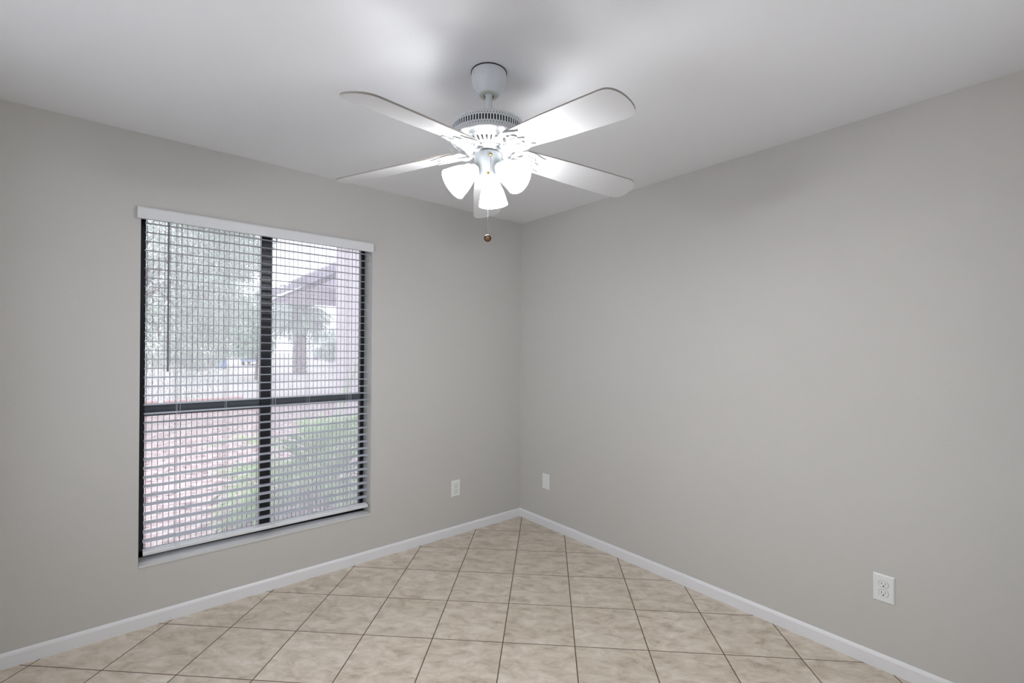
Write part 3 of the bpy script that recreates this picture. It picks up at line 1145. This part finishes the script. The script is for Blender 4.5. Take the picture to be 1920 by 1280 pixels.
for (xa, za, xb, zb) in ((x0, pA.z, xr, zr), (2*xr-x0, pA.z, xr, zr)):
    for ya, yb in ((YR, YR+5),):
        vs_ = [(xa, ya, za), (xb, ya, zb), (xb, yb, zb), (xa, yb, za), (xa, ya, za-0.20), (xb, ya, zb-0.20), (xb, yb, zb-0.20), (xa, yb, za-0.20)]
        V = [bm.verts.new((p[0]-ex, p[1]-ey, p[2]-ez)) for p in vs_]
        for f in ((0, 1, 2, 3), (7, 6, 5, 4), (0, 4, 5, 1), (1, 5, 6, 2), (2, 6, 7, 3), (3, 7, 4, 0)):
            bm.faces.new([V[i] for i in f])
obj('roof', bm, ROOFM, e)
bm = new()
gx0, gz = pC.x, pC.z
tri = [(gx0, gz), (2*xr-gx0, gz), (xr, gz+sl*(xr-gx0))]
A = [bm.verts.new((x_-ex, YR+0.15-ey, z_-ez)) for x_, z_ in tri]
B = [bm.verts.new((x_-ex, YR+4.8-ey, z_-ez)) for x_, z_ in tri]
for i in range(3):
    bm.faces.new((A[i], A[(i+1) % 3], B[(i+1) % 3], B[i]))
bm.faces.new(A)
bm.faces.new(B[::-1])
obj('gable', bm, mat('mauve_fascia', srgb(160, 148, 164), 0.8, var=(8, 0.1)), e)
bm = new()
box(bm, x0+2.9-ex, 2*xr-x0-0.5-ex, YR+0.8-ey, YR+4.4-ey, 0, 2.60-ez)
obj('wall', bm, STUCCO, e)

# white marker post and bin by the kerb
p = at(301, 762, 10.2)
bm = new()
box(bm, -0.05, 0.05, -0.05, 0.05, 0, 0.85)
lathe(bm, [(0.07, 0.85), (0.07, 0.87), (0.0, 0.93)], 4, Matrix.Rotation(R(45), 4, 'Z'))
tag(obj('white_post', bm, POSTM, loc=(p.x, p.y, GZ)), 'short white post in the yard below the weeping tree', 'post')
p = at(415, 700, 36)
e = empty('wheeled_bin', (p.x, p.y, GZ))
tag(e, 'blue wheeled bin by the street beyond the weeping tree', 'bin')
BLUE = mat('blue_plastic', srgb(92, 124, 190), 0.5, var=(6, 0.05))
bm = new()
V = [bm.verts.new(q_) for q_ in ((-0.26, -0.3, 0.06), (0.26, -0.3, 0.06), (0.26, 0.25, 0.06), (-0.26, 0.25, 0.06), (-0.33, -0.38, 1.0), (0.33, -0.38, 1.0), (0.33, 0.35, 1.0), (-0.33, 0.35, 1.0))]
for f in ((0, 3, 2, 1), (4, 5, 6, 7), (0, 1, 5, 4), (1, 2, 6, 5), (2, 3, 7, 6), (3, 0, 4, 7)):
    bm.faces.new([V[i] for i in f])
obj('bin_body', bm, BLUE, e, bevel=0.02)
bm = new()
box(bm, -0.36, 0.36, -0.42, 0.38, 1.0, 1.07)
obj('lid', bm, BLUE, e, bevel=0.02)
for sg in (-1, 1):
    bm = new()
    lathe(bm, [(0, -0.03), (0.12, -0.03), (0.12, 0.03), (0, 0.03)], 20, Matrix.Translation((0.27*sg, 0.26, 0.12)) @ Matrix.Rotation(R(90), 4, 'Y'))
    obj('wheel', bm, DARK, e)


def car(pos, rz, bodym, label):
    e = empty('car', pos, rz)
    tag(e, label, 'car', 'cars parked across the street')
    side = [(-2.2, 0.30), (-2.25, 0.62), (-2.15, 0.86), (-1.70, 0.94), (-1.15, 1.38), (-0.3, 1.48), (0.55, 1.40), (1.15, 0.98), (1.9, 0.86), (2.2, 0.66), (2.22, 0.30)]
    bm = new()
    A = [bm.verts.new((x_, -0.86 if z_ < 1 else -0.68, z_)) for x_, z_ in side]
    B = [bm.verts.new((x_, 0.86 if z_ < 1 else 0.68, z_)) for x_, z_ in side]
    for i in range(len(side)):
        j = (i+1) % len(side)
        bm.faces.new((A[i], A[j], B[j], B[i]))
    bm.faces.new(A)
    bm.faces.new(B[::-1])
    obj('car_body', bm, bodym, e, bevel=0.04)
    gm = CARGL
    bm = new()
    for sg in (-1, 1):
        bm = new()
        q0 = [(-1.50, 0.99), (-1.08, 1.33), (-0.3, 1.41), (0.5, 1.34), (0.98, 1.01)]
        V = [bm.verts.new((x_, sg*(0.875-(z_-0.94)*0.34), z_)) for x_, z_ in q0]
        bm.faces.new(V)
        obj('side_window', bm, gm, e)
    for x_ in (-1.35, 1.38):
        for sg in (-1, 1):
            bm = new()
            lathe(bm, [(0, -0.1), (0.33, -0.1), (0.35, 0), (0.33, 0.1), (0, 0.1)], 24, Matrix.Translation((x_, sg*0.80, 0.35)) @ Matrix.Rotation(R(90), 4, 'X'))
            lathe(bm, [(0.2, 0.105*1), (0, 0.115)], 12, Matrix.Translation((x_, sg*0.80, 0.35)) @ Matrix.Rotation(R(-90*sg), 4, 'X'))
            obj('wheel', bm, DARK, e)
    return e


CARGL = mat('car_window', (0.05, 0.06, 0.08, 1), 0.1, var=(2, 0.1))
p = at(480, 690, 45)
car((p.x, p.y, GZ), YAW+0.35, mat('silver_blue_paint', srgb(150, 164, 190), 0.3, 0.3, var=(2, 0.03)), 'silver-blue car parked beyond the centre window post')
p = at(604, 690, 62)
car((p.x, p.y, GZ), YAW+0.3, mat('grey_paint', srgb(150, 152, 160), 0.3, 0.3, var=(2, 0.03)), 'grey car parked right of the date palm')

# ------------------------------------------------------------------ unseen hallway and lamp, added behind the photographer for fill light
bm = new()
box(bm, -4.2, -1.2, YW-1.5, YW-0.12, -0.08, 0)
struct('floor_hall', bm, FLOOR)
bm = new()
box(bm, -4.2, -1.2, YW-1.6, YW-1.5, 0, H)
box(bm, -4.3, -4.2, YW-1.6, YW-0.12, 0, H)
box(bm, -1.2, -1.1, YW-1.6, YW-0.12, 0, H)
struct('wall_hall', bm, WALL)
bm = new()
box(bm, -4.3, -1.1, YW-1.6, YW-0.12, H, H+0.1)
struct('ceiling_hall', bm, CEIL)
e = empty('hall_fill_light', (-2.6, YW-0.8, H))  # unseen lamp added to brighten the room through the doorway
tag(e, 'added unseen fill lamp on the hall ceiling behind the doorway', 'ceiling light')
bm = new()
lathe(bm, [(0, 0), (0.17, 0), (0.17, -0.02), (0.15, -0.02)], 40)
obj('light_base', bm, FANW, e)
bm = new()
lathe(bm, [(0.155, -0.015), (0.14, -0.05), (0.09, -0.08), (0, -0.09)], 40)
obj('diffuser', bm, mat('hall_fill_glow', (1, 1, 1, 1), 0.4, emis=(1, 0.93, 0.83, 1), emis_s=HALL_FILL), e, smooth=True)
